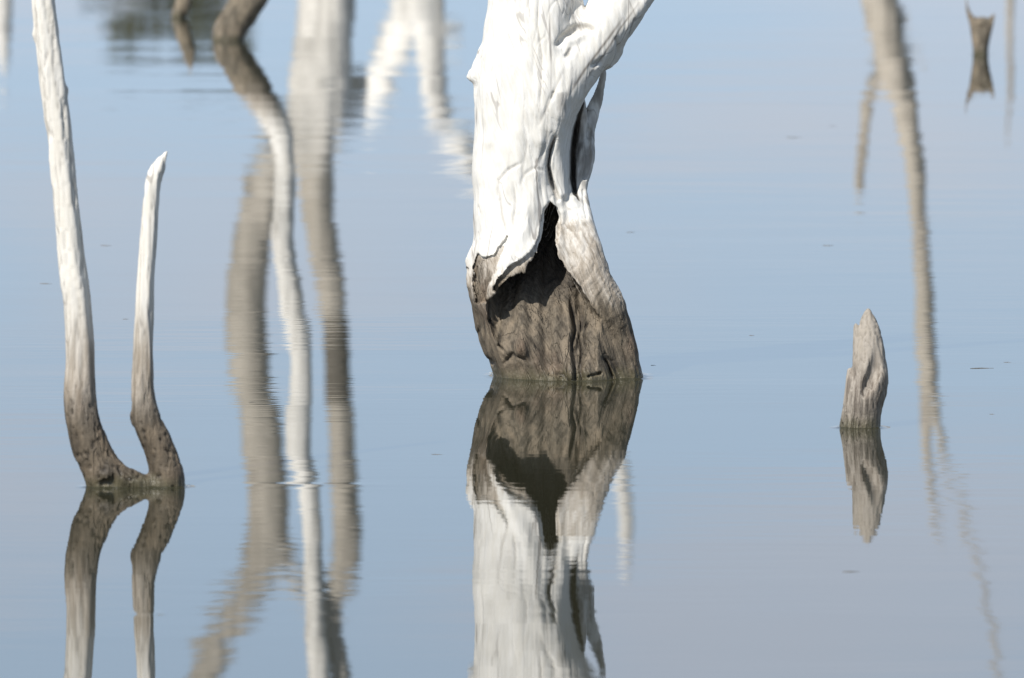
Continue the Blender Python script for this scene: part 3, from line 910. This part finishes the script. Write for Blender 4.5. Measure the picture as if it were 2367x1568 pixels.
# little post, far left
D4 = water_dist(42) + 0.04
lp = seen([(405, 42 - -40, 16), (410, 42, 17), (420, 20, 18), (425, 2, 19), (432, -25, 19), (437, -50, 15), (440, -75, 8), (440, -84, 4)], D4)
woody("leaning_post", "short leaning brown post beside the bent far tree, upper left", "dead stump", M_wood_far,
      [("post", lp)], 0.008, (ray(410, 42, D4)[0], D4, 0), amp=0.008, lobe=1, seed=4)

# bent tree with its foot at the top of the picture
D5 = water_dist(95) + 0.08
bt = seen([(530, 70, 36), (527, 96, 37), (540, 130, 38), (562, 165, 39), (590, 205, 39), (618, 245, 36), (642, 295, 30), (655, 345, 25), (660, 400, 23),
           (658, 450, 25), (654, 500, 26), (652, 550, 25), (661, 600, 27), (667, 650, 27.5), (676, 700, 28), (684, 750, 28), (692, 800, 27),
           (695, 850, 25), (695, 900, 26), (692, 950, 29), (689, 1000, 32), (693, 1050, 29), (702, 1100, 26), (714, 1150, 25), (722, 1200, 24),
           (722, 1280, 20), (720, 1350, 22), (728, 1420, 23), (735, 1500, 26), (738, 1580, 26), (730, 1750, 22), (738, 1950, 15), (744, 2050, 8)], D5, True)
bt[0] = (*ray(527, 96, D5)[:2], -0.2, bt[0][3])
bt2 = seen([(716, 1215, 14), (735, 1320, 16), (762, 1420, 20), (778, 1500, 24), (790, 1580, 24), (815, 1720, 20), (850, 1880, 12), (860, 1950, 6)], D5 + .1, True)
woody("bent_tree", "crooked dead tree bending up and right from a brown foot, upper left", "dead tree", M_wood_far,
      [("trunk", bt), ("branch", bt2)], 0.016, (ray(527, 96, D5)[0], D5, 0), k=0.04, amp=0.010, fgrain=18, seed=5, rotz=[(1, 0, 20, 0.55)])

# trees seen only as reflections: they stand further out than the frame reaches
D6 = 75.0
fk = seen([(742, -180, 78), (752, -60, 68), (757, 0, 66), (750, 80, 66), (742, 160, 72), (735, 240, 75), (715, 300, 72), (690, 345, 60)], D6, True)
fk[0] = (fk[0][0], fk[0][1], -0.3, fk[0][3])
fl = seen([(712, 280, 50, -.05), (664, 335, 50, -.12), (628, 390, 46, -.12), (602, 460, 42, -.06), (585, 540, 44), (572, 640, 46), (565, 720, 49), (568, 800, 47), (582, 880, 44), (598, 960, 46),
           (610, 1040, 46), (617, 1120, 46), (620, 1200, 46), (606, 1280, 44), (580, 1350, 42), (545, 1420, 40), (508, 1490, 38), (472, 1568, 36), (420, 1700, 30), (380, 1850, 18), (365, 1930, 8)], D6, True)
fr = seen([(715, 320, 50), (728, 400, 42), (734, 480, 38), (745, 560, 36), (762, 640, 34), (774, 720, 30), (778, 800, 28), (780, 880, 30), (785, 960, 31), (790, 1060, 33),
           (796, 1140, 32), (802, 1220, 34), (796, 1300, 34), (775, 1380, 28), (758, 1450, 26), (745, 1560, 22), (735, 1700, 16), (730, 1800, 8)], D6, True)
fs = seen([(740, 300, 30), (790, 270, 34), (815, 225, 34), (822, 180, 20, .05)], D6 + .3, True)
ft = seen([(650, 1270, 24), (690, 1330, 22), (725, 1400, 20), (745, 1440, 15)], D6, True)
woody("forked_tree", "pale forked dead tree whose wide reflection splits in two, left of the hollow trunk", "dead tree", M_wood_fork,
      [("trunk", fk), ("left_fork", fl), ("right_fork", fr), ("broken_stub", fs), ("branch", ft)], 0.026, (fk[0][0], D6, 0), k=0.08, amp=0.02, fgrain=9, seed=6,
      rotz=[(2, -ray(780, 745, D6)[2], -ray(780, 945, D6)[2], 0.8)])

D7 = 82.0
ck = seen([(985, -260, 62), (975, -120, 56), (968, -20, 54), (965, 30, 50)], D7, True)
ck[0] = (ck[0][0], ck[0][1], -0.3, ck[0][3])
cl = seen([(955, 0, 40), (930, 60, 40, .2), (905, 120, 40, .5), (880, 180, 36, .8), (862, 225, 28, 1.0), (850, 262, 12, 1.2)], D7, True)
cr = seen([(985, 0, 40), (992, 60, 38), (995, 120, 34), (1000, 180, 30), (1008, 240, 28), (1030, 290, 28), (1062, 335, 28), (1100, 390, 26), (1160, 470, 24), (1230, 600, 22),
           (1310, 780, 20), (1380, 940, 18), (1425, 1060, 18), (1442, 1140, 18), (1446, 1220, 18), (1447, 1285, 12)], D7, True)
cs = seen([(1005, 85, 18), (1035, 78, 17), (1062, 78, 15)], D7, True)
woody("white_branching_tree", "white dead tree reflected as two pale legs, left beside the hollow trunk", "dead tree", M_wood_far,
      [("trunk", ck), ("left_branch", cl), ("right_branch", cr), ("broken_stub", cs)], 0.028, (ck[0][0], D7, 0), k=0.06, amp=0.02, fgrain=9, seed=7)

D8 = 70.0
dk = seen([(2012, -200, 52), (2025, -60, 46), (2036, 20, 42), (2050, 80, 38), (2062, 140, 38), (2080, 200, 36), (2095, 260, 29), (2107, 330, 25), (2116, 400, 22), (2120, 480, 20),
           (2128, 560, 20), (2132, 640, 21), (2136, 720, 24), (2140, 800, 25), (2146, 870, 22), (2142, 940, 16), (2140, 1020, 12), (2150, 1100, 9), (2160, 1170, 8), (2185, 1230, 7)], D8, True)
dk[0] = (dk[0][0], dk[0][1], -0.3, dk[0][3])
dl = seen([(2062, 175, 24), (2020, 190, 17), (2004, 240, 15), (1998, 310, 14), (1990, 380, 13), (1984, 450, 7)], D8, True)
dr = seen([(2150, 860, 11), (2165, 960, 8), (2200, 1100, 7), (2240, 1230, 7), (2270, 1350, 7), (2298, 1480, 7), (2320, 1600, 7), (2340, 1750, 6)], D8, True)
db = [seen([(2075, 20, 9), (2098, 50, 6), (2128, 95, 3)], D8, True), seen([(2080, 90, 8), (2110, 125, 6), (2150, 165, 3)], D8, True)]
woody("tan_tree", "tall thin tan dead tree reflected beside the notched stump, right", "dead tree", M_wood_tan,
      [("trunk", dk), ("left_branch", dl), ("top_branch", dr), ("twig", db[0]), ("twig", db[1])], 0.022, (dk[0][0], D8, 0), k=0.05, amp=0.018, fgrain=10, seed=8)

D9 = 90.0
ek = seen([(2338, -300, 18), (2336, -100, 14), (2334, 0, 11), (2333, 100, 9), (2336, 200, 8), (2330, 280, 7), (2328, 320, 6)], D9, True)
ek[0] = (ek[0][0], ek[0][1], -0.3, ek[0][3])
woody("pale_snag", "faint pale snag reflected at the far right edge", "dead tree", M_wood_tan, [("trunk", ek)], 0.03, (ek[0][0], D9, 0), amp=0.02, fgrain=9, seed=9)
ek = seen([(-4, -300, 34), (0, -100, 30), (4, 0, 26), (6, 70, 22), (8, 130, 14), (8, 175, 6)], D9, True)
ek[0] = (ek[0][0], ek[0][1], -0.3, ek[0][3])
woody("pale_snag", "faint pale snag reflected in the far upper left corner", "dead tree", M_wood_far, [("trunk", ek)], 0.03, (ek[0][0], D9, 0), amp=0.02, fgrain=9, seed=10)

# ------------------------------------------------------------------ leafy shrub on the far bank
def shrub():
    Ds = 116.0
    rnd = random.Random(7)
    cx = ray(430, 0, Ds)[0]
    zb = 0.1
    root = link("leafy_shrub", None); root.location = (cx, Ds, 0)
    tag(root, "dark olive leafy shrub mirrored as streaks at the upper left", "shrub")
    ztop = -ray(410, 150, Ds)[2]
    sv, sq = [], []
    for s in range(7):
        a = rnd.uniform(0, 6.28); rr = rnd.uniform(.2, .9)
        p0 = np.array([0.1 * math.cos(a), 0.1 * math.sin(a), -0.3]); p1 = np.array([rr * math.cos(a), rr * math.sin(a), ztop * rnd.uniform(.6, .85)])
        for k in range(6):
            b = len(sv)
            for q in (k / 6, (k + 1) / 6):
                c = p0 + (p1 - p0) * q + np.array([0, 0, 0.3 * math.sin(q * 3)]); r = 0.04 * (1 - 0.8 * q)
                for e in range(5):
                    sv.append(c + r * np.array([math.cos(e * 1.2566), math.sin(e * 1.2566), 0]))
            for e in range(5):
                sq.append((b + e, b + (e + 1) % 5, b + 5 + (e + 1) % 5, b + 5 + e))
    link("stems", mesh_from("stems", np.array(sv), np.array(sq)), M_stem, root)
    clumps = [(rnd.gauss(0, .48), rnd.gauss(0, .5), rnd.uniform(.25, .93) * ztop, rnd.uniform(.2, .38)) for _ in range(40)]
    lv, lq = [], []
    for (x, y, z, r) in clumps:
        x *= 1.25 - 0.5 * z / ztop
        for k in range(170):
            d = np.array([rnd.gauss(0, 1), rnd.gauss(0, 1), rnd.gauss(0, 1)]); d /= np.linalg.norm(d)
            c = np.array([x, y, z]) + d * r * rnd.uniform(.5, 1.0)
            t = np.array([rnd.gauss(0, 1), rnd.gauss(0, 1), rnd.gauss(0, 1)]); t /= np.linalg.norm(t)
            s = np.cross(t, d + 0.3); s /= np.linalg.norm(s) + 1e-9
            l = rnd.uniform(.04, .08)
            b = len(lv)
            lv += [c - t * l, c + s * l * .4, c + t * l, c - s * l * .4]
            lq.append((b, b + 1, b + 2, b + 3))
    cr = link("foliage", mesh_from("foliage", np.array(lv), np.array(lq)), M_leaf, root)
    cr["kind"] = "stuff"
shrub()

# ------------------------------------------------------------------ bits floating on the water
def twig_mesh(L, r, bend, seed):
    rnd = random.Random(seed)
    n = 7; V = []; Q = []
    for i in range(n):
        t = i / (n - 1)
        c = (L * (t - .5), bend * L * math.sin(t * 3.1) + rnd.uniform(-.02, .02) * L, r * 0.1)
        rr = r * (0.35 + 0.8 * math.sin(math.pi * min(1, t * 1.1 + .08)))
        for e in range(6):
            V.append((c[0], c[1] + rr * math.cos(e * 1.0472), c[2] + rr * 0.7 * math.sin(e * 1.0472)))
    for i in range(n - 1):
        for e in range(6):
            Q.append((i * 6 + e, i * 6 + (e + 1) % 6, (i + 1) * 6 + (e + 1) % 6, (i + 1) * 6 + e))
    return mesh_from("floating_twig", np.array(V), np.array(Q))

BITS = [(245, 568, 26, "tiny floating twig between the twin stems and the bent tree's reflection"),
        (106, 656, 28, "tiny floating twig left of the tall white stem"),
        (291, 738, 14, "tiny floating speck beside the short white stem"),
        (585, 930, 20, "dark floating seed on the forked tree's reflection"),
        (1010, 1051, 26, "tiny floating twig left of the hollow trunk's reflection"),
        (1835, 318, 36, "tiny floating twig in open water, right of the hollow trunk's top"),
        (1914, 568, 26, "tiny floating twig above the pointed stub"),
        (1458, 537, 22, "tiny floating speck just right of the hollow"),
        (2270, 852, 56, "long thin floating stick at the right, level with the pointed stub"),
        (2329, 838, 18, "tiny floating speck right of the long stick"),
        (1967, 1322, 40, "dark floating leaf below the pointed stub's reflection"),
        (1510, 845, 12, "tiny floating speck right of the hollow trunk's waterline"),
        (2293, 958, 12, "tiny floating speck below the long stick"),
        (1925, 292, 16, "tiny floating speck above the open-water twig"),
        (1738, 776, 12, "tiny floating speck in open water left of the pointed stub")]
for i, (px, py, w, lab) in enumerate(BITS):
    D = water_dist(py); x = ray(px, py, D)[0]
    L = w * D / FPX
    o = link("floating_twig", twig_mesh(L, max(0.0012, min(0.0021, L * 0.045)), random.uniform(-.15, .15), i), M_bits)
    o.location = (x, D, 0.0); o.rotation_euler = (0, 0, random.uniform(-.3, .3))
    tag(o, lab, "floating debris", "bits floating on the water")

# ------------------------------------------------------------------ the water clings to the wood where they meet
M_rim = bpy.data.materials.new("clinging_water"); M_rim.use_nodes = True
_b = M_rim.node_tree.nodes["Principled BSDF"]
_b.inputs["Base Color"].default_value = (0.034, 0.033, 0.02, 1); _b.inputs["Roughness"].default_value = 0.03; _b.inputs["IOR"].default_value = 1.5

def meniscus(root, n=140):
    P = []
    for o in [root] + list(root.children):
        if o.type != 'MESH':
            continue
        a = np.empty(len(o.data.vertices) * 3, np.float32); o.data.vertices.foreach_get("co", a)
        P.append(a.reshape(-1, 3))
    P = np.concatenate(P); P = P[np.abs(P[:, 2]) < 0.012]
    if len(P) < 12:
        return
    c = P[:, :2].mean(0); d = P[:, :2] - c
    th = np.arctan2(d[:, 1], d[:, 0]); r = np.hypot(d[:, 0], d[:, 1])
    ts = np.linspace(-math.pi, math.pi, n, endpoint=False); rad = np.zeros(n)
    for i, t in enumerate(ts):
        w = np.abs((th - t + math.pi) % (2 * math.pi) - math.pi) < 0.07
        rad[i] = r[w].max() if w.any() else np.nan
    bad = np.isnan(rad); rad[bad] = np.interp(np.nonzero(bad)[0], np.nonzero(~bad)[0], rad[~bad])
    rnd = np.random.default_rng(3)
    hh = 0.0045 * (0.7 + 0.5 * np.interp(np.arange(n), np.arange(0, n + 7, 7), rnd.random(len(np.arange(0, n + 7, 7)))))
    V = []; Q = []
    prof = ((-0.006, 1.0), (0.001, 0.75), (0.005, 0.42), (0.011, 0.18), (0.020, 0.06), (0.034, -0.05))
    for k, (o_, h_) in enumerate(prof):
        for i, t in enumerate(ts):
            q = rad[i] + o_
            V.append((c[0] + q * math.cos(t), c[1] + q * math.sin(t), hh[i] * h_))
    for k in range(len(prof) - 1):
        for i in range(n):
            j = (i + 1) % n
            Q.append((k * n + i, (k + 1) * n + i, (k + 1) * n + j, k * n + j))
    m = link("meniscus", mesh_from("meniscus", np.array(V), np.array(Q)), M_rim, water)
    m.location = root.location
for o in list(COL.objects):
    if o.parent is None and o.name.split(".")[0] in ("dead_tree", "pointed_stub", "notched_stump", "leaning_post", "twin_stem_stump"):
        meniscus(o)
